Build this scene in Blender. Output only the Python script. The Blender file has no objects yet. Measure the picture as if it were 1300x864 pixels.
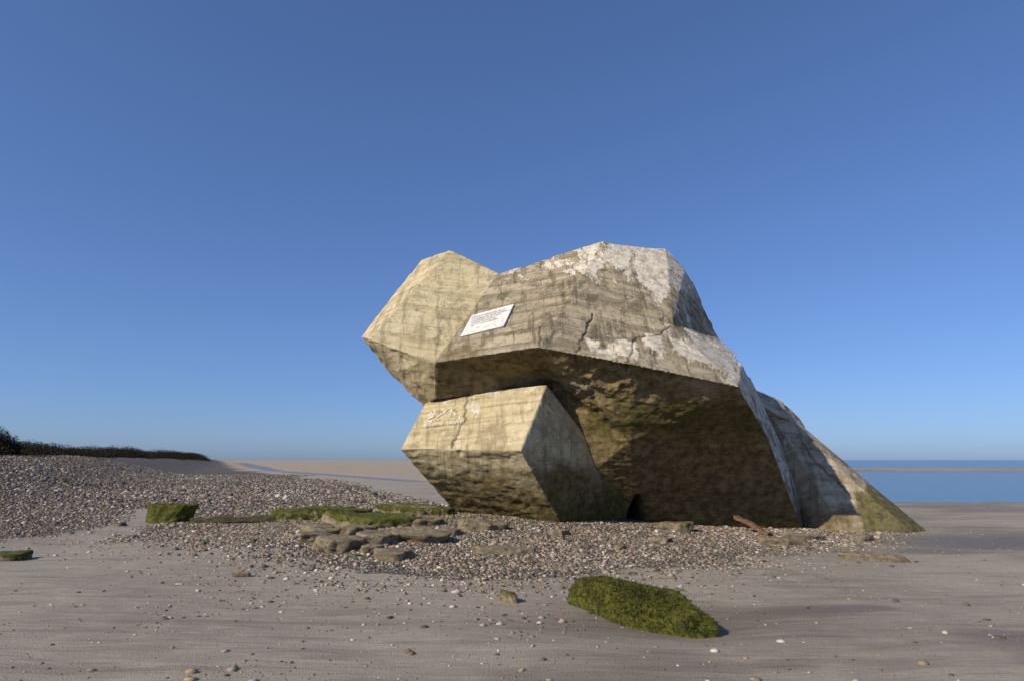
import bpy, bmesh, math, numpy as np
from mathutils import Vector, Matrix
from mathutils.bvhtree import BVHTree
rng=np.random.default_rng(7)
scene=bpy.context.scene
# ------------------------------------------------------------------ helpers
PITCH=math.radians(9.93); CH=1.6
A_=lambda *a:np.array(a,float)
def hsh(ix,iy,iz,seed):
    n=(ix*374761393+iy*668265263+iz*2147483647+seed*974711)&0xffffffff
    n=((n^(n>>13))*1274126177)&0xffffffff
    n=((n^(n>>16))*2246822519)&0xffffffff
    return ((n^(n>>15))&0xffffff)/float(0xffffff)
def vn(x,y,z=None,seed=0):
    x=np.asarray(x,float);y=np.asarray(y,float)
    flat=z is None
    fx,fy=np.floor(x),np.floor(y)
    ix,iy=fx.astype(np.int64),fy.astype(np.int64)
    tx,ty=x-fx,y-fy
    tx=tx*tx*(3-2*tx);ty=ty*ty*(3-2*ty)
    if flat:
        c=lambda a,b:hsh(ix+a,iy+b,0,seed)
        return ((c(0,0)*(1-tx)+c(1,0)*tx)*(1-ty)+(c(0,1)*(1-tx)+c(1,1)*tx)*ty)*2-1
    z=np.asarray(z,float);fz=np.floor(z);iz=fz.astype(np.int64);tz=z-fz;tz=tz*tz*(3-2*tz)
    def c(a,b,d): return hsh(ix+a,iy+b,iz+d,seed)
    r0=(c(0,0,0)*(1-tx)+c(1,0,0)*tx)*(1-ty)+(c(0,1,0)*(1-tx)+c(1,1,0)*tx)*ty
    r1=(c(0,0,1)*(1-tx)+c(1,0,1)*tx)*(1-ty)+(c(0,1,1)*(1-tx)+c(1,1,1)*tx)*ty
    return (r0*(1-tz)+r1*tz)*2-1
def fbm(x,y,z=None,o=4,seed=0):
    s=0;a=1;t=0
    for i in range(o):
        s=s+a*vn(x*2**i+i*17.3,y*2**i+i*5.1,None if z is None else z*2**i+i*9.7,seed+i);t+=a;a*=.5
    return s/t
def sst(a,b,x):
    t=np.clip((x-a)/(b-a),0,1);return t*t*(3-2*t)
def gs(x,c,s): return np.exp(-((x-c)/s)**2)
def add_col(me,name,cols):
    a=me.color_attributes.new(name,'FLOAT_COLOR','POINT')
    c=np.ones((len(cols),4),np.float32);c[:,:cols.shape[1]]=cols
    a.data.foreach_set('color',c.ravel())
def mesh_obj(name,verts,faces,mat=None,smooth=True):
    me=bpy.data.meshes.new(name)
    me.from_pydata([tuple(v) for v in verts],[],[tuple(f) for f in faces]);me.update()
    ob=bpy.data.objects.new(name,me);scene.collection.objects.link(ob)
    if mat: me.materials.append(mat)
    if smooth: me.polygons.foreach_set('use_smooth',[True]*len(me.polygons))
    return ob
def np_mesh(name,co,tris,mat,cols=None,smooth=True):
    n=tris.shape[1]
    me=bpy.data.meshes.new(name)
    me.vertices.add(len(co));me.vertices.foreach_set('co',co.astype(np.float32).ravel())
    me.loops.add(tris.size);me.loops.foreach_set('vertex_index',tris.astype(np.int32).ravel())
    me.polygons.add(len(tris));me.polygons.foreach_set('loop_start',np.arange(0,tris.size,n,dtype=np.int32))
    me.polygons.foreach_set('loop_total',np.full(len(tris),n,dtype=np.int32))
    me.update(calc_edges=True)
    me.polygons.foreach_set('use_smooth',np.full(len(tris),smooth))
    me.materials.append(mat)
    if cols is not None: add_col(me,'col',cols)
    ob=bpy.data.objects.new(name,me);scene.collection.objects.link(ob)
    return ob
# ------------------------------------------------------------------ node helpers
class NT:
    def __init__(s,name):
        s.m=bpy.data.materials.new(name);s.m.use_nodes=True
        s.t=s.m.node_tree;s.b=s.t.nodes['Principled BSDF']
        s.geo=s.n('ShaderNodeNewGeometry')
    def n(s,ty,**k):
        x=s.t.nodes.new(ty)
        for a,b in k.items():setattr(x,a,b)
        return x
    def l(s,a,b):s.t.links.new(a,b)
    def setin(s,sock,v):
        if isinstance(v,bpy.types.NodeSocket): s.l(v,sock)
        else: sock.default_value=v
    def noise(s,scale,detail=5,rough=.6,vec=None,dist=0):
        x=s.n('ShaderNodeTexNoise');s.l(vec or s.geo.outputs['Position'],x.inputs['Vector'])
        x.inputs['Scale'].default_value=scale;x.inputs['Detail'].default_value=detail
        x.inputs['Roughness'].default_value=rough;x.inputs['Distortion'].default_value=dist
        return x.outputs['Fac']
    def vor(s,scale,feature='F1',out='Distance',vec=None,rand=1):
        x=s.n('ShaderNodeTexVoronoi',feature=feature);s.l(vec or s.geo.outputs['Position'],x.inputs['Vector'])
        x.inputs['Scale'].default_value=scale;x.inputs['Randomness'].default_value=rand
        return x.outputs[out]
    def math(s,op,a,b=0.0,clamp=False):
        x=s.n('ShaderNodeMath',operation=op,use_clamp=clamp);s.setin(x.inputs[0],a);s.setin(x.inputs[1],b);return x.outputs[0]
    def ramp(s,fac,a,b,lo=0.0,hi=1.0):
        x=s.n('ShaderNodeMapRange',interpolation_type='SMOOTHSTEP');s.setin(x.inputs[0],fac)
        x.inputs[1].default_value=a;x.inputs[2].default_value=b;x.inputs[3].default_value=lo;x.inputs[4].default_value=hi;return x.outputs[0]
    def mix(s,fac,a,b,bt='MIX'):
        x=s.n('ShaderNodeMix',data_type='RGBA',blend_type=bt)
        s.setin(x.inputs[0],fac)
        for i,v in ((6,a),(7,b)):
            if isinstance(v,tuple): v=(*v,1)
            s.setin(x.inputs[i],v)
        return x.outputs[2]
    def attr(s,name):
        x=s.n('ShaderNodeAttribute');x.attribute_name=name;return x
    def sep(s,c):
        x=s.n('ShaderNodeSeparateColor');s.l(c,x.inputs[0]);return x.outputs
    def mapv(s,scale=(1,1,1),rot=(0,0,0),src=None):
        x=s.n('ShaderNodeMapping');s.l(src or s.geo.outputs['Position'],x.inputs[0])
        x.inputs['Scale'].default_value=scale;x.inputs['Rotation'].default_value=rot;return x.outputs[0]
    def bump(s,h,strength=.5,dist=.02,prev=None):
        x=s.n('ShaderNodeBump');s.l(h,x.inputs['Height']);x.inputs['Strength'].default_value=strength
        x.inputs['Distance'].default_value=dist
        if prev is not None:s.l(prev,x.inputs['Normal'])
        return x.outputs[0]
    def out(s,col,rough=.9,normal=None,spec=.3):
        s.setin(s.b.inputs['Base Color'],(*col,1) if isinstance(col,tuple) else col)
        s.setin(s.b.inputs['Roughness'],rough);s.b.inputs['Specular IOR Level'].default_value=spec
        if normal is not None:s.l(normal,s.b.inputs['Normal'])
        return s.m
# ------------------------------------------------------------------ camera / light / sky
cam=bpy.data.cameras.new('camera');co=bpy.data.objects.new('camera',cam);scene.collection.objects.link(co)
co.location=(0,0,CH);co.rotation_euler=(math.pi/2+PITCH,0,0);cam.sensor_width=36;cam.lens=23.9
cam.clip_start=.1;cam.clip_end=12000;scene.camera=co
EL=math.radians(32);AZ=math.radians(-126)   # azimuth from +Y, clockwise
S=Vector((math.sin(AZ)*math.cos(EL),math.cos(AZ)*math.cos(EL),math.sin(EL)))
sl=bpy.data.lights.new('sun','SUN');sl.energy=5.0;sl.angle=math.radians(.5);sl.color=(1,.87,.68)
so=bpy.data.objects.new('sun',sl);scene.collection.objects.link(so);so.rotation_euler=S.to_track_quat('Z','Y').to_euler()
so.location=(-20,-15,20)
w=bpy.data.worlds.new('World');scene.world=w;w.use_nodes=True
wt=w.node_tree;bg=wt.nodes['Background'];sky=wt.nodes.new('ShaderNodeTexSky');sky.sky_type='NISHITA';sky.sun_disc=False
sky.sun_elevation=EL;sky.sun_rotation=AZ;sky.altitude=0;sky.air_density=.8;sky.dust_density=.7;sky.ozone_density=6.5
gm=wt.nodes.new('ShaderNodeGamma');gm.inputs[1].default_value=.74
tint=wt.nodes.new('ShaderNodeMix');tint.data_type='RGBA';tint.blend_type='MULTIPLY';tint.inputs[0].default_value=1
tint.inputs[7].default_value=(.86,1.02,1.36,1)
wt.links.new(sky.outputs[0],gm.inputs[0]);wt.links.new(gm.outputs[0],tint.inputs[6]);wt.links.new(tint.outputs[2],bg.inputs[0]);bg.inputs[1].default_value=.14
scene.view_settings.view_transform='Standard';scene.view_settings.look='None';scene.view_settings.exposure=0
# ------------------------------------------------------------------ terrain
def poly_sd(x,y,poly):
    inside=np.zeros(x.shape,bool);d=np.full(x.shape,1e9)
    n=len(poly)
    for i in range(n):
        x0,y0=poly[i];x1,y1=poly[(i+1)%n]
        ex,ey=x1-x0,y1-y0;wx,wy=x-x0,y-y0
        t=np.clip((wx*ex+wy*ey)/(ex*ex+ey*ey),0,1)
        d=np.minimum(d,np.hypot(wx-t*ex,wy-t*ey))
        c=((y0<=y)&(y<y1))|((y1<=y)&(y<y0))
        xi=x0+(y-y0)*(ex/(ey if ey!=0 else 1e-9))
        inside^=c&(x<xi)
    return np.where(inside,d,-d)
def line_d(x,y,pts):
    d=np.full(x.shape,1e9)
    for (x0,y0),(x1,y1) in zip(pts[:-1],pts[1:]):
        ex,ey=x1-x0,y1-y0
        t=np.clip(((x-x0)*ex+(y-y0)*ey)/(ex*ex+ey*ey),0,1)
        d=np.minimum(d,np.hypot(x-x0-t*ex,y-y0-t*ey))
    return d
SH=[(-90,14),(-14,11.6),(-10.6,12.9),(-8.8,14.4),(-7,13.8),(-4.7,12.5),(-3.1,10.9),(-1.9,9.7),(-.5,9.4),(.95,9.6),(2.5,10.9),(4.3,12.2),(6.2,13.3),(8.2,15.4),(7.5,19),(0,24),(-3.0,26),(-6.5,36),(-12,50),(-24,75),(-43,110),(-200,480),(-900,2000),(-1500,2000)]
PATH=[(-9.6,11),(-9.4,14.5),(-9.9,17.5),(-11.6,20.5),(-12.6,22.5)]
def shingle(x,y):
    s=.9*np.clip(y/14,.7,4)
    xx=x+s*fbm(x/2.2/s,y/2.2/s,seed=3);yy=y+s*fbm(x/2.2/s,y/2.2/s,seed=9)
    xx=xx+.35*fbm(x*1.7,y*1.7,o=3,seed=13);yy=yy+.35*fbm(x*1.7,y*1.7,o=3,seed=14)
    d=poly_sd(xx,yy,SH)
    pd=line_d(xx,yy,PATH)
    return np.where(d>-1,np.minimum(d,-1.2+2.0*pd),d)
CHN=[(-150,380),(-62,168),(-36,106),(-16.5,71),(-6.8,54),(8,43),(18,36)]
WL=-.14
def ground(x,y):
    x=np.asarray(x,float);y=np.asarray(y,float)
    u=x+.41*y
    h=1.95*sst(-3.0,-17.0,u)+.14*sst(-5,-8,u)*fbm(x/7,y/7,seed=21)+.4*sst(-16,-20,u)*fbm(x/9,y/9,seed=22)
    h=h+.38*np.exp(-((x+.6)/4.2)**2-((y-16.3)/3.4)**2)
    h=h+.10*np.exp(-((x+3.2)/2.5)**2-((y-12.5)/1.6)**2)
    far=sst(25,60,np.hypot(x,y))
    h=h+.035*fbm(x/1.7,y/1.7,seed=5)*(1-far)+.016*fbm(x*1.6,y*1.6,o=3,seed=6)*(1-far)
    h=h+.05*far*fbm(x/25,y/25,o=3,seed=8)
    wc=(.7+.3*fbm(x/14,y/14,o=2,seed=44))*(1.0+y*.008)
    cd=line_d(x,y,CHN)/wc
    h=h-.25*np.exp(-cd**2)*sst(30,40,y)
    ys=31+1.2*fbm(x/9,y/9,seed=30)+np.maximum(0,13-x)*9
    sea=sst(-7,5,y-ys)*sst(-5,5,x)
    bar=sst(94,108,y+5*fbm(x/30,y/30,seed=31))*sst(152,138,y+8*fbm(x/40,y/40,seed=32))
    h=h-.42*sea+.42*bar*sea
    h=h-.07*np.exp(-((x-1.55)/1.15)**2-((y-7.3)/.75)**2)
    h=h-.10*np.exp(-((x-9.7)/2.2)**2-((y-13.9)/.9)**2)
    return h
N1,N2=620,760
tx=np.linspace(-math.asinh(5000/7),math.asinh(5000/7),N1);gx=7*np.sinh(tx)
ty=np.linspace(math.asinh(-60/6),math.asinh(6000/6),N2);gy=9+6*np.sinh(ty)
X,Y=np.meshgrid(gx,gy);X=X.ravel();Y=Y.ravel();Z=ground(X,Y)
idx=np.arange(N1*N2).reshape(N2,N1)
quads=np.stack([idx[:-1,:-1],idx[:-1,1:],idx[1:,1:],idx[1:,:-1]],-1).reshape(-1,4)
shv=shingle(X,Y);shm=sst(-.5,.7,shv/np.clip(Y/14,.8,6))
wet=np.clip(np.exp(-((X-1.7)/1.7)**2-((Y-7.3)/.8)**2)*.75+np.exp(-((X-9.9)/3.4)**2-((Y-14.4)/1.3)**2)*.9,0,1)
wet=np.maximum(wet,.65*sst(.12,.45,fbm(X/3.5,Y/1.3,seed=77))*sst(-3,2,X)*sst(24,12,Y))
wet=np.maximum(wet,.5*sst(.15,.5,fbm(X/8,Y/2.5,seed=78))*sst(6,9,X)*sst(15,18,Y))
wet=np.maximum(wet,sst(.10,-.03,Z-WL)*sst(20,30,Y))
uu=X+.41*Y
veg=sst(-17,-19.5,uu+1.5*fbm(X/4,Y/4,seed=40))
dry=sst(40,75,Y)*sst(40,10,X)*(1-wet)
tmat=NT('sand_and_shingle')
a=tmat.sep(tmat.attr('col').outputs['Color']);dr=tmat.sep(tmat.attr('dry').outputs['Color'])[0]
v1=tmat.noise(.35,4);v2=tmat.noise(3,5,.65);v3=tmat.noise(60,3,.7)
sand=tmat.mix(tmat.ramp(v1,.35,.65),(.355,.315,.255),(.28,.247,.20))
sand=tmat.mix(tmat.ramp(v2,.45,.75,0,.6),sand,(.42,.37,.30))
sand=tmat.mix(tmat.ramp(v3,.48,.75,0,.65),sand,(.155,.137,.112))
strk=tmat.noise(1.0,5,.6,vec=tmat.mapv((.5,3.2,1),(0,0,.15)))
sand=tmat.mix(tmat.ramp(strk,.5,.66,0,.6),sand,(.20,.173,.14))
spk=tmat.vor(34);sc_=tmat.sep(tmat.vor(34,out='Color'))
spm=tmat.math('MULTIPLY',tmat.ramp(spk,.25,.12),tmat.ramp(sc_[0],.78,.80))
sand=tmat.mix(spm,sand,tmat.mix(tmat.ramp(sc_[1],.6,.7),(.06,.05,.04),(.5,.47,.42)))
sand=tmat.mix(dr,sand,(.35,.295,.215))
wetc=tmat.mix(a[1],sand,(.14,.112,.084))
pc=tmat.vor(26,out='Color');pd=tmat.vor(26)
pcs=tmat.sep(pc)
peb=tmat.mix(pcs[0],(.07,.062,.054),(.26,.235,.20))
peb=tmat.mix(tmat.ramp(pcs[1],.9,.95),peb,(.5,.48,.44))
peb=tmat.mix(tmat.ramp(pd,.35,.75),peb,(.035,.032,.03))
big=tmat.noise(.22,3)
peb=tmat.mix(tmat.ramp(big,.4,.65,0,.45),peb,(.10,.09,.08))
sf=tmat.math('ADD',a[0],tmat.math('MULTIPLY',tmat.math('SUBTRACT',tmat.noise(1.6,5,.7),.5),1.3))
sf=tmat.ramp(sf,.42,.62)
colr=tmat.mix(sf,wetc,peb)
colr=tmat.mix(a[2],colr,tmat.mix(tmat.noise(2.5),(.045,.04,.028),(.085,.07,.045)))
rip=tmat.noise(1.0,4,.55,vec=tmat.mapv((1.2,7,1),(0,0,.25)),dist=.6)
bs=tmat.math('ADD',tmat.math('MULTIPLY',v3,.45),tmat.math('ADD',tmat.math('MULTIPLY',strk,.7),tmat.math('MULTIPLY',rip,1.1)))
nb=tmat.bump(bs,.85,.045)
nb=tmat.bump(spm,.8,.012,nb)
nb2=tmat.bump(tmat.math('MULTIPLY',tmat.math('SUBTRACT',1.0,pd),sf),.9,.03,nb)
rg=tmat.math('SUBTRACT',.88,tmat.math('MULTIPLY',a[1],.52))
tmat.out(colr,rg,nb2,.3)
g_=np_mesh('beach_ground',np.stack([X,Y,Z],1),quads,tmat.m,np.stack([shm,wet,veg],1))
add_col(g_.data,'dry',np.stack([dry]*3,1))
wm=NT('sea_water')
wn=wm.noise(1.0,4,.6,vec=wm.mapv((.5,1.6,1)))
wm.out((.06,.10,.13),.22,wm.bump(wn,.4,.12),.4)
mesh_obj('sea_water',[(-900,25,WL),(6000,25,WL),(6000,6000,WL),(-5000,6000,WL)],[(0,1,2,3)],wm.m,False)
# ------------------------------------------------------------------ concrete bunker
def remesh(pts,faces,vox,name):
    bm=bmesh.new()
    vs=[bm.verts.new(tuple(p)) for p in pts]
    if faces is None:
        r=bmesh.ops.convex_hull(bm,input=vs)
        inter=[e for e in r['geom_interior'] if isinstance(e,bmesh.types.BMVert)]
        bmesh.ops.delete(bm,geom=inter,context='VERTS')
    else:
        bmesh.ops.triangulate(bm,faces=[bm.faces.new([vs[i] for i in f]) for f in faces])
    bmesh.ops.recalc_face_normals(bm,faces=bm.faces)
    me=bpy.data.meshes.new(name);bm.to_mesh(me)
    bvh=BVHTree.FromBMesh(bm);bm.free()
    ob=bpy.data.objects.new(name,me);scene.collection.objects.link(ob)
    md=ob.modifiers.new('r','REMESH');md.mode='VOXEL';md.voxel_size=vox;md.adaptivity=0
    md.use_smooth_shade=True
    dg=bpy.context.evaluated_depsgraph_get();ev=ob.evaluated_get(dg)
    m2_=bpy.data.meshes.new_from_object(ev);ob.modifiers.clear();ob.data=m2_
    return ob,bvh
def getco(me):
    c=np.zeros(len(me.vertices)*3,np.float32);me.vertices.foreach_get('co',c)
    n=np.zeros(len(me.vertices)*3,np.float32);me.vertices.foreach_get('normal',n)
    return c.reshape(-1,3).astype(float),n.reshape(-1,3).astype(float)
V_=dict(v2=(-1.66,14.6,3.67),D=(-.32,16.53,6.20),T1=(2.21,15.93,6.83),T2=(3.82,16.2,6.74),T3=(4.30,16.3,6.32),R2=(5.0,16.2,4.47),R1=(3.48,14.5,4.49),
 R3=(5.02,14.7,3.68),R4=(4.49,13.4,3.01),m2=(2.31,13.2,3.43),m1=(.53,13.7,3.85),u0=(-1.72,15.3,2.96),u1=(.87,15,3.16),S1=(6.04,16.6,3.08),S2=(7.24,17.3,.66),
 B2=(6.94,16.6,-.35),B1=(2.98,16.9,-.39),B0=(-.19,17.3,-.44),H1=(5.56,14.9,2.06),Q1=(2.51,14.6,1.98))
ks=list(V_);pts=[A_(*V_[k]) for k in ks];ix={k:i for i,k in enumerate(ks)}
front=[('v2','m1','T1'),('v2','T1','D'),('m1','m2','R1'),('m1','R1','T1'),('T1','R1','T2'),('R1','T3','T2'),('R1','R2','T3'),
 ('m2','R4','R1'),('R4','R3','R1'),('R1','R3','R2'),('v2','u0','u1'),('v2','u1','m1'),
 ('m1','u1','Q1'),('m1','Q1','m2'),('m2','Q1','R4'),('R4','Q1','H1'),('Q1','B1','H1'),('H1','B1','B2'),('u1','B0','Q1'),('Q1','B0','B1'),
 ('R4','H1','R3'),('R3','H1','S1'),('H1','S2','S1'),('H1','B2','S2')]
faces=[tuple(ix[k] for k in f) for f in front]
loop=['D','T1','T2','T3','R2','R3','S1','S2','B2','B1','B0','u1','u0','v2']
cen=A_(2.4,19,2.0);back={}
for k in loop:
    p=A_(*V_[k]);q=cen+(p-cen)*A_(.62,0,.6);q[1]=20.6
    if k in('B2','B1','B0'): q=A_(p[0]*.9,20.8,-.8)
    if k in('u1','u0','v2'): q=A_(p[0]*.5+.6,19.2,p[2]*.8)
    back[k]=len(pts);pts.append(q)
bc=len(pts);pts.append(A_(2.6,21.2,1.8))
for p,q in zip(loop,loop[1:]+loop[:1]):
    faces.append((ix[p],ix[q],back[q],back[p]));faces.append((back[p],back[q],bc))
D=A_(*V_['D']);v2p=A_(*V_['v2']);u0=A_(*V_['u0'])
Aw=A_(-3.64,16.1,4.50);A2=A_(-3.22,15.1,4.26);Bp=A_(-2.53,18.3,7.10);C=A_(-1.64,17.2,7.03);W1=A_(-2.87,16.3,3.55);W2=A_(-2.07,16,2.80)
wing=[Aw,A2,Bp,C,D,v2p,u0,W1,W2,C+[.5,1.6,-1.2],Bp+[.6,1.0,-1.4],D+[.6,1.0,-.5],W1+[1.6,1.6,.4],u0+[.6,2,.3],v2p+[1,1.2,.3],Aw+[1.4,1.8,.2]]
L1=A_(-2.01,15.5,2.82);L2=A_(-1.83,15.9,3.09);L3=A_(.74,14.5,3.18);Lc=A_(.17,13.9,1.77);Ll=A_(-2.47,15.2,1.83);Lb=A_(-1.14,16.9,.01);Lb2=A_(1.22,15.1,-.05)
Lr=A_(2.72,15.9,.72);Lrb=A_(2.55,16.2,-.35);Lt=A_(1.15,15.1,2.75)
lower=[L1,L2,L3,Lc,Ll,Lb,Lb2,Lr,Lrb,Lt,Ll+[.9,2.6,.3],L1+[.8,2.2,.1],Lb+[.3,2,0],Lrb+[-.3,1.6,0],Lt+[.2,1.8,.2]]
K=[A_(6.34,17.4,3.25),A_(6.96,17.7,2.95),A_(7.70,18.2,2.39),A_(9.38,18.2,.81),A_(9.5,15.9,-.10),A_(9.2,15.4,-.38),A_(7.6,15.6,-.39),A_(7.0,16.5,-.43),A_(6.85,17.2,1.27),A_(6.47,17.3,2.45),A_(7.08,16.5,.56)]
slab=K+[K[1]+[-.3,1.5,-.6],K[3]+[.2,1.6,-.4],K[4]+[.1,1.6,-.5],K[5]+[0,2.,-.5],K[7]+[-.5,3,-.5]]
slab2=[A_(6.2,17.25,3.36),A_(6.9,17.45,3.10),A_(7.5,17.85,2.70),A_(7.6,17.7,2.40),A_(6.95,17.0,2.52),A_(6.2,16.9,2.9),A_(6.3,18.5,3.0),A_(7.3,18.6,2.4),A_(6.3,18.4,2.3)]
CR={'main':[[(3.45,14.45,4.47),(3.1,14.15,4.28),(2.62,14.0,4.2),(2.28,13.25,3.47),(2.2,13.35,3.2)],[(1.75,14.6,4.6),(1.32,13.6,3.75),(1.25,13.6,3.5)],
 [(.66,14.3,4.3),(.57,13.8,3.9),(.55,13.75,3.7)],[(3.1,14.15,4.28),(3.7,14.0,3.9)]],
 'lower':[[(-.86,15.4,3.06),(-1.0,15.0,2.4),(-1.26,14.7,1.82)]],'wing':[],'slab':[[(6.8,17.5,2.6),(7.3,17.0,1.4),(7.9,16.6,.6)]]}
bnk=bpy.data.objects.new('concrete_bunker',None);scene.collection.objects.link(bnk);bnk.location=(2,17,0)
def toB(o): o.parent=bnk;o.matrix_parent_inverse=Matrix.Translation((-2,-17,0))
def concrete_mat(name,base1,base2,stain,st_amt=1.0):
    m=NT(name);k=m.attr('mask');s=m.sep(k.outputs['Color']);q=m.sep(m.attr('aux').outputs['Color'])
    cb=m.n('ShaderNodeCombineXYZ');sx=m.n('ShaderNodeSeparateXYZ');m.l(m.geo.outputs['Position'],sx.inputs[0])
    m.l(sx.outputs[0],cb.inputs[0]);m.l(q[1],cb.inputs[1])
    pour=m.noise(1.0,5,.65,vec=m.mapv((.3,75,1),src=cb.outputs[0]))
    drip=m.noise(1.0,5,.7,vec=m.mapv((5,12,1),src=cb.outputs[0]))
    n1=m.noise(.9,4,.65);n2=m.noise(5.5,6,.72);n3=m.noise(38,4,.7);n4=m.noise(1.9,6,.7)
    c=m.mix(m.ramp(n1,.38,.62),base1,base2)
    c=m.mix(m.ramp(pour,.47,.60,0,.6*st_amt),c,stain)
    c=m.mix(m.ramp(n2,.50,.64,0,.6*st_amt),c,stain)
    c=m.mix(m.ramp(drip,.5,.62,0,.65*st_amt),c,tuple(v*.6 for v in stain))
    c=m.mix(m.ramp(n4,.52,.61,0,.55*st_amt),c,tuple(v*.6 for v in stain))
    c=m.mix(m.ramp(n3,.54,.7,0,.55),c,tuple(v*.42 for v in base1))
    c=m.mix(m.ramp(q[2],0,1,.0,.5),c,tuple(v*.4 for v in base1))
    def edge(ch,nz,amt,lo=.42,hi=.6):
        return m.ramp(m.math('ADD',ch,m.math('MULTIPLY',m.math('SUBTRACT',nz,.5),amt)),lo,hi)
    wstr=m.noise(1.0,6,.72,vec=m.mapv((2.9,24,1),src=cb.outputs[0]))
    c=m.mix(m.math('MULTIPLY',edge(s[2],wstr,2.2,.48,.58),.88),c,m.mix(m.ramp(n2,.4,.6),(.72,.67,.57),(.48,.43,.335)))
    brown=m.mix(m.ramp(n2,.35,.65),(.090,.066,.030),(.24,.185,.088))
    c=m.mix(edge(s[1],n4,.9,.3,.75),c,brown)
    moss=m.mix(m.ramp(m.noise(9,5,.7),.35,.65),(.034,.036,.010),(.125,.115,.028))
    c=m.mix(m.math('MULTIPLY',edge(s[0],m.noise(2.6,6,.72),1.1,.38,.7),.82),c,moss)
    c=m.mix(m.ramp(m.noise(2.7,6,.75,vec=m.mapv((1,1,2.5))),.54,.63,0,.6),c,m.mix(.55,c,(.02,.018,.012)))
    c=m.mix(q[0],c,(.05,.04,.03))  # crack lines painted dark: dirt plus the shade inside the crack
    b=m.bump(n3,.7,.022);b=m.bump(n2,.6,.045,b);b=m.bump(pour,.5,.04,b)
    pit=m.ramp(m.vor(22),.0,.28);b=m.bump(pit,.5,.014,b)
    m.out(c,.93,b,.2);return m.m
cm_main=concrete_mat('weathered_concrete',(.34,.292,.205),(.45,.387,.275),(.15,.124,.080))
cm_wing=concrete_mat('yellow_concrete',(.54,.46,.285),(.63,.545,.355),(.31,.25,.14),.75)
cm_slab=concrete_mat('slab_concrete',(.42,.36,.26),(.50,.44,.32),(.22,.18,.12),.8)
gdir=A_(.207,.65,.734)
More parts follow.
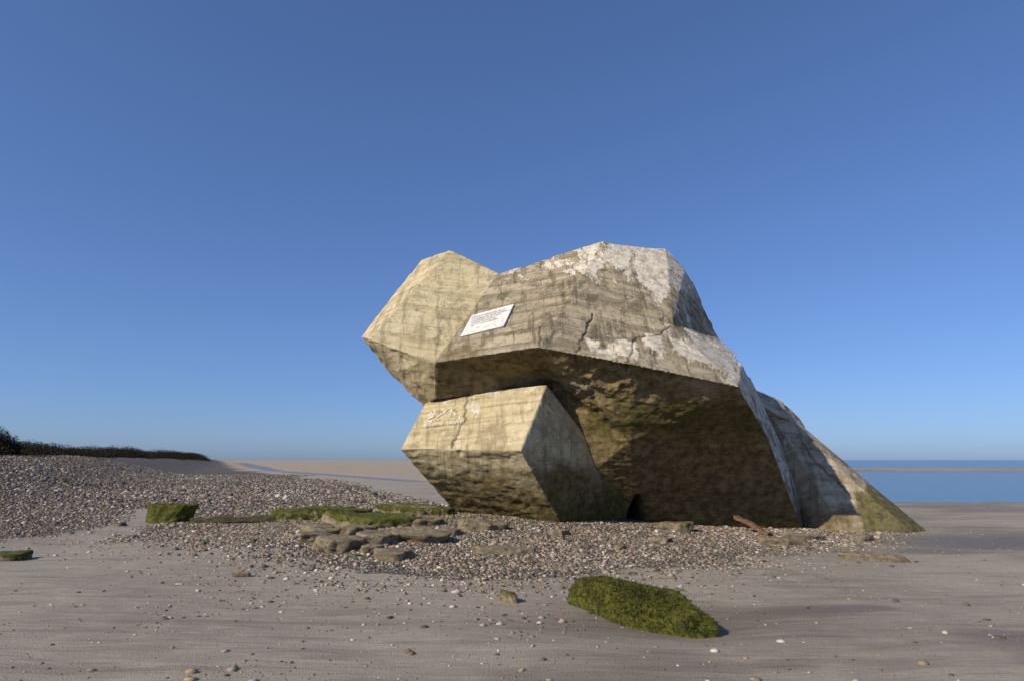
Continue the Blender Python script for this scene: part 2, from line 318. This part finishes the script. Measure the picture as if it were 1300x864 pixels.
def finish(obv,mat,kind):
    ob,bvh=obv
    me=ob.data;c,n=getco(me);x,y,z=c.T
    amp=.010*fbm(x*1.1,y*1.1,z*1.1,3,seed=50)+.008*fbm(x*7,y*7,z*7,3,seed=51)
    amp=amp-.035*sst(.38,.6,fbm(x*2.4,y*2.4,z*2.4,3,seed=53))
    sraw=c@gdir
    s=sraw/.36+.04*vn(x,y,z,seed=60); fr=s-np.floor(s)
    brd=hsh(np.floor(s).astype(np.int64),np.zeros(len(s),np.int64),np.zeros(len(s),np.int64),5)
    up=sst(-.1,.4,n[:,2])
    ln=np.exp(-(np.minimum(fr,1-fr)/.05)**2)*sst(-.5,.2,fbm(x,y,z,2,seed=61))
    led=(.015+.04*sst(.3,1.5,x)) if kind=='main' else .012
    amp=amp+up*(-.02*ln+led*(brd-.5))
    sp_=sst(.22,.3,fbm(x*1.1,y*1.1,z*1.1,4,seed=64));amp=amp-up*.035*sp_*(sst(.2,1.6,x) if kind=='main' else .3)
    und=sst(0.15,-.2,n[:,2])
    if kind=='main': rub=gs(x,1.9,1.7)*gs(z,3.1,.55)
    else: rub=.25*gs(z,.6,.5)
    amp=amp-rub*(.08+.20*np.abs(fbm(x*2.2,y*2.2,z*3.5,5,seed=70)))*und*1.2
    amp=amp-und*.07*np.abs(fbm(x*1.2,y*1.2,z*3.2,5,seed=71))
    if kind=='main':
        gap=np.exp(-((x-2.86)/(.06+.16*np.clip(.75-z,0,1)))**2)*sst(.85,.6,z)*(y<17.3);amp=amp-.75*gap
    ck=np.zeros(len(c))
    for l in CR[kind]:
        P_=[A_(*p) for p in l];o=[]
        for p,q in zip(P_[:-1],P_[1:]):
            m_=max(3,int(np.linalg.norm(q-p)/.07))
            for t in np.linspace(0,1,m_)[:-1]:
                pt=p*(1-t)+q*t+rng.normal(0,.026,3);o.append(np.array(bvh.find_nearest(Vector(pt))[0]))
        o.append(np.array(bvh.find_nearest(Vector(P_[-1]))[0]))
        sel=np.where((np.linalg.norm(c-np.mean(o,axis=0),axis=1)<2.2))[0];cs=c[sel];d=np.full(len(sel),9.)
        for p,q in zip(o[:-1],o[1:]):
            e=q-p;ee=e@e
            if ee<1e-8: continue
            t=np.clip(((cs-p)@e)/ee,0,1);d=np.minimum(d,np.linalg.norm(cs-p-t[:,None]*e,axis=1))
        wd_=.014+.014*np.abs(vn(cs[:,0]*3,cs[:,1]*3,cs[:,2]*3,seed=4))
        g=np.exp(-(d/wd_)**2);amp[sel]-=.045*g;ck[sel]=np.maximum(ck[sel],g*.75)
    c2=c+n*amp[:,None];me.vertices.foreach_set('co',c2.astype(np.float32).ravel());me.update()
    nz=fbm(x*.7,y*.7,z*.7,4,seed=80)
    if kind=='main':
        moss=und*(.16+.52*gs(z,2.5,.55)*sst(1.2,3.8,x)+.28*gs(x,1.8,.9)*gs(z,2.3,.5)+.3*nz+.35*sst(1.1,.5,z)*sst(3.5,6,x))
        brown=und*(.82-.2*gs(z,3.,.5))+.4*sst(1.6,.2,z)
        bl=(1-und)*(.34*gs(x,3.7,1.0)*sst(3.8,5.5,z)+.44*sst(5.3,6.3,z)+.40*sst(3.4,4.4,x)*sst(4.7,4.0,z)+.40*gs(z,3.85,.35)*sst(.8,2,x)+.20*sst(.6,2,x))
        brown=brown+(1-und)*(.28*sst(.2,.9,nz+.4)*sst(1.8,.2,x)+.18)
    elif kind=='wing':
        moss=und*.12+0*z;brown=und*(.25+.2*nz)+.05;bl=.14+0*z
    elif kind=='lower':
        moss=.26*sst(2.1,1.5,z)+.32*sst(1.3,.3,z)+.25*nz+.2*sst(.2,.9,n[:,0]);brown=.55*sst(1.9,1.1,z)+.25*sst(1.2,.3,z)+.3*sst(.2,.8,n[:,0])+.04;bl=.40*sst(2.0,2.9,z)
    else:
        moss=.85*sst(1.4,.6,z)*sst(7.5,8.2,x)+.05;brown=.2+.4*sst(1.0,.2,z)*sst(8.5,7.5,x);bl=.38*sst(1.0,2.6,z)
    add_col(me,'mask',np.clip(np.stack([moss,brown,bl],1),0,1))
    add_col(me,'aux',np.stack([ck,(sraw-10)/20,np.clip(ln*up,0,1)],1))
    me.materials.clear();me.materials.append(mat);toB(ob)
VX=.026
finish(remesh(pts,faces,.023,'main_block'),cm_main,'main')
finish(remesh(wing,None,VX,'entrance_wing'),cm_wing,'wing')
finish(remesh(lower,None,VX,'lower_block'),cm_wing,'lower')
finish(remesh(slab,None,VX,'fallen_slab'),cm_slab,'slab')
finish(remesh(slab2,None,VX,'broken_slab_edge'),cm_slab,'slab')
pm=NT('plaque');pm.out(pm.mix(pm.ramp(pm.noise(9,5),.4,.7),(.70,.68,.65),(.50,.48,.45)),.6)
ink=NT('plaque_lettering');ink.out((.16,.16,.17),.7)
q=[A_(-1.145,14.97,4.27),A_(-.173,14.67,4.45),A_(.054,15.18,5.06),A_(-.914,15.46,4.86)]
nrm=A_(-.326,-.660,.676)
pl=mesh_obj('plaque',[p+nrm*.045 for p in q]+[p-nrm*.05 for p in q],[(0,1,2,3),(4,7,6,5),(0,4,5,1),(1,5,6,2),(2,6,7,3),(3,7,4,0)],pm.m,False)
toB(pl)
def text_on(name,body,org,ex,ey,size,mat):
    cu=bpy.data.curves.new(name,'FONT');cu.body=body;cu.size=size;cu.space_line=1.15
    t=bpy.data.objects.new(name,cu);scene.collection.objects.link(t)
    ex=Vector(ex).normalized();nn=ex.cross(Vector(ey)).normalized();ey2=nn.cross(ex)
    M=Matrix((ex,ey2,nn)).transposed().to_4x4();M.translation=Vector(org)
    dg=bpy.context.evaluated_depsgraph_get();me=bpy.data.meshes.new_from_object(t.evaluated_get(dg))
    bpy.data.objects.remove(t);me.transform(M);me.materials.append(mat)
    o=bpy.data.objects.new(name,me);scene.collection.objects.link(o);toB(o)
org=q[3]*.80+q[0]*.20+(q[2]-q[3])*.05+nrm*.055
text_on('plaque_lettering','ACCES INTERDIT AU BLOC\nDANGER CHUTE DE PIERRES\nCOMMUNE DE CAYEUX\nARRETE MUNICIPAL\nDU LITTORAL PICARD',org,q[2]-q[3],q[3]-q[0],.068,ink.m)
chalk=NT('white_graffiti_paint');chalk.out(chalk.mix(chalk.ramp(chalk.noise(30,3),.4,.6),(.74,.72,.68),(.58,.53,.42)),.85)
g0=A_(-1.957,15.18,2.325);g1=A_(-1.02,14.81,2.39);gu=A_(-1.866,15.37,2.705);nl=A_(-.355,-.80,.484)
ex=(g1-g0)/np.linalg.norm(g1-g0);nl=nl/np.linalg.norm(nl);ey=np.cross(nl,ex)
if ey[2]<0: ey=-ey
gr=np.random.default_rng(12);GV=[];GF=[]
def stroke(ps,wd):
    P3=[g0+ex*p[0]+ey*p[1]+nl*.018 for p in ps]
    for a1,b1 in zip(P3[:-1],P3[1:]):
        d=b1-a1;d/=max(np.linalg.norm(d),1e-6);s_=np.cross(nl,d)*wd/2;k=len(GV)
        GV.extend([a1-s_-d*wd*.3,b1-s_+d*wd*.3,b1+s_+d*wd*.3,a1+s_-d*wd*.3]);GF.append((k,k+1,k+2,k+3))
xx0=.02
for i in range(15):
    hgt=.07+.07*(gr.uniform()<.35);wdt=.045
    if gr.uniform()<.15: xx0+=.05;continue
    stroke([(xx0,.0),(xx0+gr.uniform(-.005,.01),hgt),(xx0+wdt,hgt*gr.uniform(.4,.9)),(xx0+wdt*gr.uniform(.6,1),.0)],.014);xx0+=wdt+.022
for t0,t1 in [((.30,.22),(.55,.42)),((.52,.20),(.36,.44)),((.62,.22),(.60,.45)),((.60,.34),(.74,.45)),((.60,.34),(.76,.22)),((.05,.2),(.2,.24)),((.2,.24),(.1,.36))]:
    stroke([t0,((t0[0]+t1[0])/2+.02,(t0[1]+t1[1])/2),t1],.018)
toB(mesh_obj('white_graffiti',GV,GF,chalk.m,False))
# ------------------------------------------------------------------ rocks
ICO={}
def ico(sub):
    if sub not in ICO:
        bm=bmesh.new();bmesh.ops.create_icosphere(bm,subdivisions=sub,radius=1)
        v=np.array([p.co[:] for p in bm.verts]);f=np.array([[q.index for q in p.verts] for p in bm.faces]);bm.free();ICO[sub]=(v,f)
    return ICO[sub]
mossm=NT('green_seaweed_moss');mn=mossm.noise(14,6,.75);mn2=mossm.noise(60,4,.7);mk=mossm.sep(mossm.attr('col').outputs['Color'])
mc=mossm.mix(mossm.ramp(mn,.35,.65),(.036,.048,.007),(.17,.175,.020));mc=mossm.mix(mossm.ramp(mn2,.5,.7,0,.6),mc,(.022,.03,.007))
mc=mossm.mix(mossm.ramp(mossm.noise(3,5,.7),.5,.65,0,.6),mc,(.055,.052,.015))
rk=mossm.mix(mossm.ramp(mn,.35,.65),(.20,.16,.10),(.42,.35,.24))
rk=mossm.mix(mossm.ramp(mossm.noise(4,5,.7),.48,.62,0,.7),rk,(.12,.095,.058))
rk=mossm.mix(mossm.ramp(mn2,.5,.7,0,.5),rk,(.08,.067,.045))
mc=mossm.mix(mossm.ramp(mossm.math('ADD',mk[0],mossm.math('MULTIPLY',mossm.math('SUBTRACT',mossm.noise(6,6,.75),.5),1.6)),.4,.6),rk,mc)
mossm.out(mc,.8,mossm.bump(mn2,.8,.03,mossm.bump(mn,.8,.07)),.3)
def gh(x,y): return float(ground(np.array([x]),np.array([y]))[0])
def rock(name,x,y,L,W,H,rot,seed,moss=1.0,sub=5,sink=.25,rough=.16,tilt=(0,0),tufts=0,planes=None):
    v,f=ico(sub)
    r=np.random.default_rng(seed);k=7
    an=np.sort((np.arange(k)+r.uniform(-.35,.35,k))*2*math.pi/k)
    pn=[(math.cos(t),math.sin(t),r.uniform(-.25,.25)) for t in an];pd_=list(r.uniform(.72,.98,k))
    pn+=[(r.uniform(-.12,.12),r.uniform(-.12,.12),1),(0,0,-1)];pd_+=[.62,.7]
    if planes: pn=[p[:3] for p in planes];pd_=[p[3] for p in planes]
    pn=np.array(pn,float);pn/=np.linalg.norm(pn,axis=1)[:,None];dn=v@pn.T
    rad=np.min(np.where(dn>.02,np.array(pd_)/np.maximum(dn,.02),9),axis=1)
    c=v*np.minimum(rad,1.35)[:,None]*A_(1,1,1/.62)
    c=c*(1+.07*fbm(v[:,0]*2+seed*3.1,v[:,1]*2,v[:,2]*2,3,seed=seed)[:,None])
    c=c*A_(L/2,W/2,H/2);m=.5*min(L,W)
    d=rough*m*fbm(c[:,0]/m*2.5,c[:,1]/m*2.5,c[:,2]/m*2.5,5,seed=seed+5)
    if tufts: d=d+.022*np.abs(fbm(c[:,0]*14,c[:,1]*14,c[:,2]*14,3,seed=seed+6))
    c=c+v*d[:,None]*A_(1,1,.6)
    mk=np.clip(moss*(.6+.5*sst(-.2,.6,v[:,2]))+.25*fbm(v[:,0],v[:,1],v[:,2],3,seed=seed+9),0,1)
    if tufts:
        ii=r.integers(0,len(c),tufts);p=c[ii];nn=v[ii]+r.normal(0,.5,(tufts,3));nn[:,2]-=.15;nn/=np.linalg.norm(nn,axis=1)[:,None]
        sd=np.cross(nn,r.normal(0,1,(tufts,3)));sd/=np.linalg.norm(sd,axis=1)[:,None]
        ln=r.uniform(.012,.038,(tufts,1));w_=r.uniform(.003,.008,(tufts,1))
        t=np.stack([p-sd*w_,p+sd*w_,p+nn*ln],1).reshape(-1,3)
        f=np.concatenate([f,len(c)+np.arange(3*tufts).reshape(-1,3)]);c=np.concatenate([c,t]);mk=np.concatenate([mk,np.ones(3*tufts)])
    R=Matrix.Rotation(rot,3,'Z')@Matrix.Rotation(tilt[0],3,'X')@Matrix.Rotation(tilt[1],3,'Y')
    c=c@np.array(R).T
    c+=A_(x,y,gh(x,y)+H/2-H*sink)
    np_mesh(name,c,f,mossm.m,np.stack([mk,mk,mk],1))
rock('mossy_rock',1.34,7.54,1.80,.56,.40,math.atan2(-1.45,1.1),11,1.2,6,sink=.20,tilt=(0.10,.14),tufts=14000,rough=.2,
  planes=[(-1,.1,.15,.93),(-.3,-1,.25,.80),(.45,-1,.35,.84),(1,-.25,.5,.90),(.8,.8,.1,.95),(-.2,1,0,.9),(.12,-.1,1,.60),(-.35,.1,1,.66),(0,0,-1,.7)])
rock('mossy_boulder',-8.9,18.3,1.15,.85,.6,.1,21,moss=1.1,tufts=1500)
rock('mossy_boulder',-8.17,11.5,.7,.5,.15,.3,22,moss=.6,sub=4)
for i,(x,y,L,W,H,rot,ms) in enumerate([(-5.1,17.7,2.1,.8,.34,.15,.65),(-2.9,14.6,1.9,.9,.30,.0,.7),(-2.2,16.1,2.0,.6,.30,.1,.55),(-4.1,17.0,1.8,.7,.34,.2,.65),(-3.6,15.6,1.5,.6,.24,-.1,.65)]):
    rock('mossy_slab',x,y,L,W,H,rot,30+i,moss=ms,tilt=(.08,.05*(i-1)),rough=.22)
for i,(x,y,L,W,H,rot,ms) in enumerate([(-2.9,11.9,.95,.75,.22,.5,.05),(-2.36,12.4,.8,.7,.20,.2,.3),(-1.68,12.7,1.1,.95,.20,-.2,.25),(-1.89,11.15,.7,.5,.15,.1,0),(-.62,13.9,1.1,.5,.2,0,.35),(-1.71,14.5,.8,.5,.2,.3,.3),(-3.98,14.2,.8,.45,.16,0,.0),(-.13,11.65,1.2,.4,.10,.1,.0),(3.5,14.9,.8,.4,.22,.1,.4),(5.07,13.3,1.05,.45,.16,-.1,.1),(5.74,11.3,1.2,.24,.12,-.25,.1),(-.05,8.24,.38,.13,.13,-1.0,.5),(-3.71,9.78,.28,.14,.07,.1,0),(5.88,14.2,1.0,.3,.14,.1,.0),(2.83,13.3,.4,.25,.1,0,0),(-3.5,12.6,.6,.4,.15,.8,.2),(-2.9,13.3,.8,.6,.2,.4,.4),(-2.3,11.6,.5,.4,.13,1.2,0),(7.1,14.3,.6,.3,.14,.3,.4),(-1.2,13.3,.6,.4,.15,.3,0),(-3.6,13.4,.7,.4,.16,.1,.3),(.9,13.6,.4,.3,.12,.3,.1),(1.9,12.4,.3,.2,.08,1.3,0)]):
    rock('flat_stone',x,y,L,W,H,rot,50+i,moss=ms,sub=4,tilt=(.05,.04),sink=.2,rough=.2)
wd=NT('driftwood');wnn=wd.noise(6,6,.7,vec=wd.mapv((1,1,6)));wd.out(wd.mix(wd.ramp(wnn,.35,.65),(.10,.055,.03),(.2,.12,.07)),.85,wd.bump(wnn,.6,.02))
wd2=NT('dark_timber');wnn=wd2.noise(6,6,.7,vec=wd2.mapv((1,4,6)));wd2.out(wd2.mix(wd2.ramp(wnn,.35,.65),(.03,.028,.018),(.09,.085,.04)),.85,wd2.bump(wnn,.8,.03))
def plank(name,a,b,w,t,seed,mat):
    a=np.array(a);b=np.array(b);n=24;V=[];Fc=[]
    d=(b-a)/np.linalg.norm(b-a);s=np.cross(d,[0,0,1]);s/=np.linalg.norm(s);u=np.cross(s,d)
    for i in range(n+1):
        c=a+(b-a)*i/n;k=1+.2*float(vn(A_(i*.5),A_(seed*1.))[0]);c=c+u*.03*float(vn(A_(i*.3),A_(seed*2.))[0])
        for sx,sy in((-1,-.7),(-.8,-1),(.8,-1),(1,-.7),(1,.7),(.7,1),(-.7,1),(-1,.7)): V.append(c+s*sx*w/2*k+u*sy*t/2*k)
    for i in range(n):
        for j in range(8): Fc.append((i*8+j,i*8+(j+1)%8,(i+1)*8+(j+1)%8,(i+1)*8+j))
    Fc.append(tuple(range(7,-1,-1)));Fc.append(tuple(n*8+j for j in range(8)))
    mesh_obj(name,V,Fc,mat,False)
plank('driftwood_plank',(4.96,15.5,.36),(5.36,14.6,.08),.14,.07,3,wd.m)
plank('timber_beam',(-8.1,17.7,.08),(-5.9,17.5,.14),.2,.16,5,wd2.m)
# ------------------------------------------------------------------ pebbles
def scatter(name,x,y,size,sub,cols,mat,seed,flat=(.4,.75),lift=.15):
    r=np.random.default_rng(seed);v,f=ico(sub);n=len(x);nv=len(v)
    cols=cols*(1+.35*fbm(x/3,y/3,o=3,seed=99))[:,None]
    sc=np.stack([size*r.uniform(.8,1.3,n),size*r.uniform(.6,1.,n),size*r.uniform(*flat,n)],1)*.5
    base=np.stack([v*(1+.22*fbm(v[:,0]*1.2+i*7,v[:,1]*1.2,v[:,2]*1.2,2,seed=i)[:,None]) for i in range(12)])
    c=base[r.integers(0,12,n)]*sc[:,None,:]
    th=r.uniform(0,6.28,n);tl=r.normal(0,.3,n)
    ct,st_=np.cos(tl)[:,None],np.sin(tl)[:,None]
    yy=c[:,:,1]*ct-c[:,:,2]*st_;zz=c[:,:,1]*st_+c[:,:,2]*ct
    ca,sa=np.cos(th)[:,None],np.sin(th)[:,None]
    xx=c[:,:,0]*ca-yy*sa;yy=c[:,:,0]*sa+yy*ca
    z0=ground(x,y)+sc[:,2]*lift
    co_=np.stack([xx+x[:,None],yy+y[:,None],zz+z0[:,None]],-1).reshape(-1,3)
    fc=(f[None]+(np.arange(n)*nv)[:,None,None]).reshape(-1,3)
    return np_mesh(name,co_,fc,mat,np.repeat(cols,nv,axis=0))
def pcol(n,r,white=.07):
    g=r.uniform(0,1,n)**1.3*.27+.05
    tint=np.stack([1.08+r.uniform(0,.35,n),np.ones(n),.92-r.uniform(0,.34,n)],1)
    c=g[:,None]*tint
    w=r.uniform(0,1,n)<white
    c[w]=r.uniform(.35,.65,w.sum())[:,None]*A_(1,.94,.84)
    return c
pbm=NT('pebble_stone');pbm.out(pbm.mix(pbm.ramp(pbm.noise(90,2),.4,.7,0,.35),pbm.attr('col').outputs['Color'],(.08,.07,.06)),.8,None,.3)
r=np.random.default_rng(1)
n=150000;x,y=r.uniform(-8,9,n),r.uniform(8.5,20,n);s=shingle(x,y);keep=(r.uniform(0,1,n)<np.clip(sst(-1.3,1.2,s),0,1)*sst(-.7,.1,fbm(x*.9,y*.9,seed=91)+.15+.4*sst(0,1.5,s)))
x,y=x[keep],y[keep]
sz=np.clip(.034*np.exp(r.normal(0,.45,len(x))),.015,.14)
scatter('shingle_pebbles',x,y,sz,1,pcol(len(x),r,.09),pbm.m,2)
n=140000;yy=8*np.exp(r.uniform(0,math.log(75/8),n));xx=yy*r.uniform(-1.0,.02,n)
s=shingle(xx,yy);keep=(s>-.6)&~((xx>-8)&(yy<20))&(r.uniform(0,1,n)<sst(-.9,1.2,s/np.clip(yy/14,1,5)))
xx,yy=xx[keep],yy[keep]
sz=.045*np.exp(r.normal(0,.4,len(xx)))*np.clip(yy/16,.8,2.2)
scatter('shingle_bank_pebbles',xx,yy,sz,1,pcol(len(xx),r,.10)*.9,pbm.m,3)
n=34000;yy=4.5*np.exp(r.uniform(0,math.log(24/4.5),n));xx=yy*r.uniform(-1.1,1.1,n)
keep=(r.uniform(0,1,n)<.09+.6*sst(.0,.45,fbm(xx*.6,yy*.6,seed=95))*sst(7,-3,xx)+.8*sst(-3.2,0,shingle(xx,yy)))
xx,yy=xx[keep],yy[keep]
scatter('scattered_beach_pebbles',xx,yy,np.clip(.021*np.exp(r.normal(0,.6,len(xx))),.008,.10),1,pcol(len(xx),r,.2),pbm.m,4,flat=(.3,.6))
# ------------------------------------------------------------------ dune vegetation
lf=NT('dune_foliage');lf.out(lf.attr('col').outputs['Color'],.9,None,.1)
def foliage(name,clumps,leaf,seed,dens):
    r=np.random.default_rng(seed);C=[];K=[]
    for (cx,cy,rx,ry,h) in clumps:
        n=int(dens*rx*h*6);p=r.normal(0,1,(n,3));p/=np.linalg.norm(p,axis=1)[:,None];p*=r.uniform(.55,1,(n,1))
        p[:,2]=np.abs(p[:,2]);q=p*A_(rx,ry,h)*(1+.25*fbm(p[:,0]*2+cx,p[:,1]*2+cy,p[:,2]*2,3,seed=seed)[:,None])
        q+=A_(cx,cy,0);q[:,2]+=ground(q[:,0],q[:,1])
        C.append(q);b=r.uniform(.6,1.2,n)*r.uniform(.6,1.3)
        K.append(b[:,None]*A_(.043,.036,.023))
    C=np.concatenate(C);K=np.concatenate(K);n=len(C)
    a=r.normal(0,1,(n,3));a/=np.linalg.norm(a,axis=1)[:,None];b=r.normal(0,1,(n,3));b/=np.linalg.norm(b,axis=1)[:,None]
    L=leaf*r.uniform(.6,1.4,(n,1))
    co_=np.stack([C-a*L,C+b*L*.5,C+a*L,],1).reshape(-1,3)
    return np_mesh(name,co_,np.arange(3*n).reshape(-1,3),lf.m,np.repeat(K,3,axis=0),False)
cl=[]
for i in range(200):
    yy_=38*math.exp(r.uniform(0,2.5));u_=r.uniform(-24,-17.5)
    cl.append((u_-.41*yy_,yy_,r.uniform(.8,2.5)*(1+yy_/90),r.uniform(.8,2),r.uniform(.3,1.25)*(1+yy_/170)))
foliage('dune_vegetation',cl,.13,5,50)
foliage('dark_bush',[(-40.6,53,2.6,2,2.3),(-43,55,2.5,2,2.0),(-38.8,52,1.3,1.5,1.4)],.13,6,260)
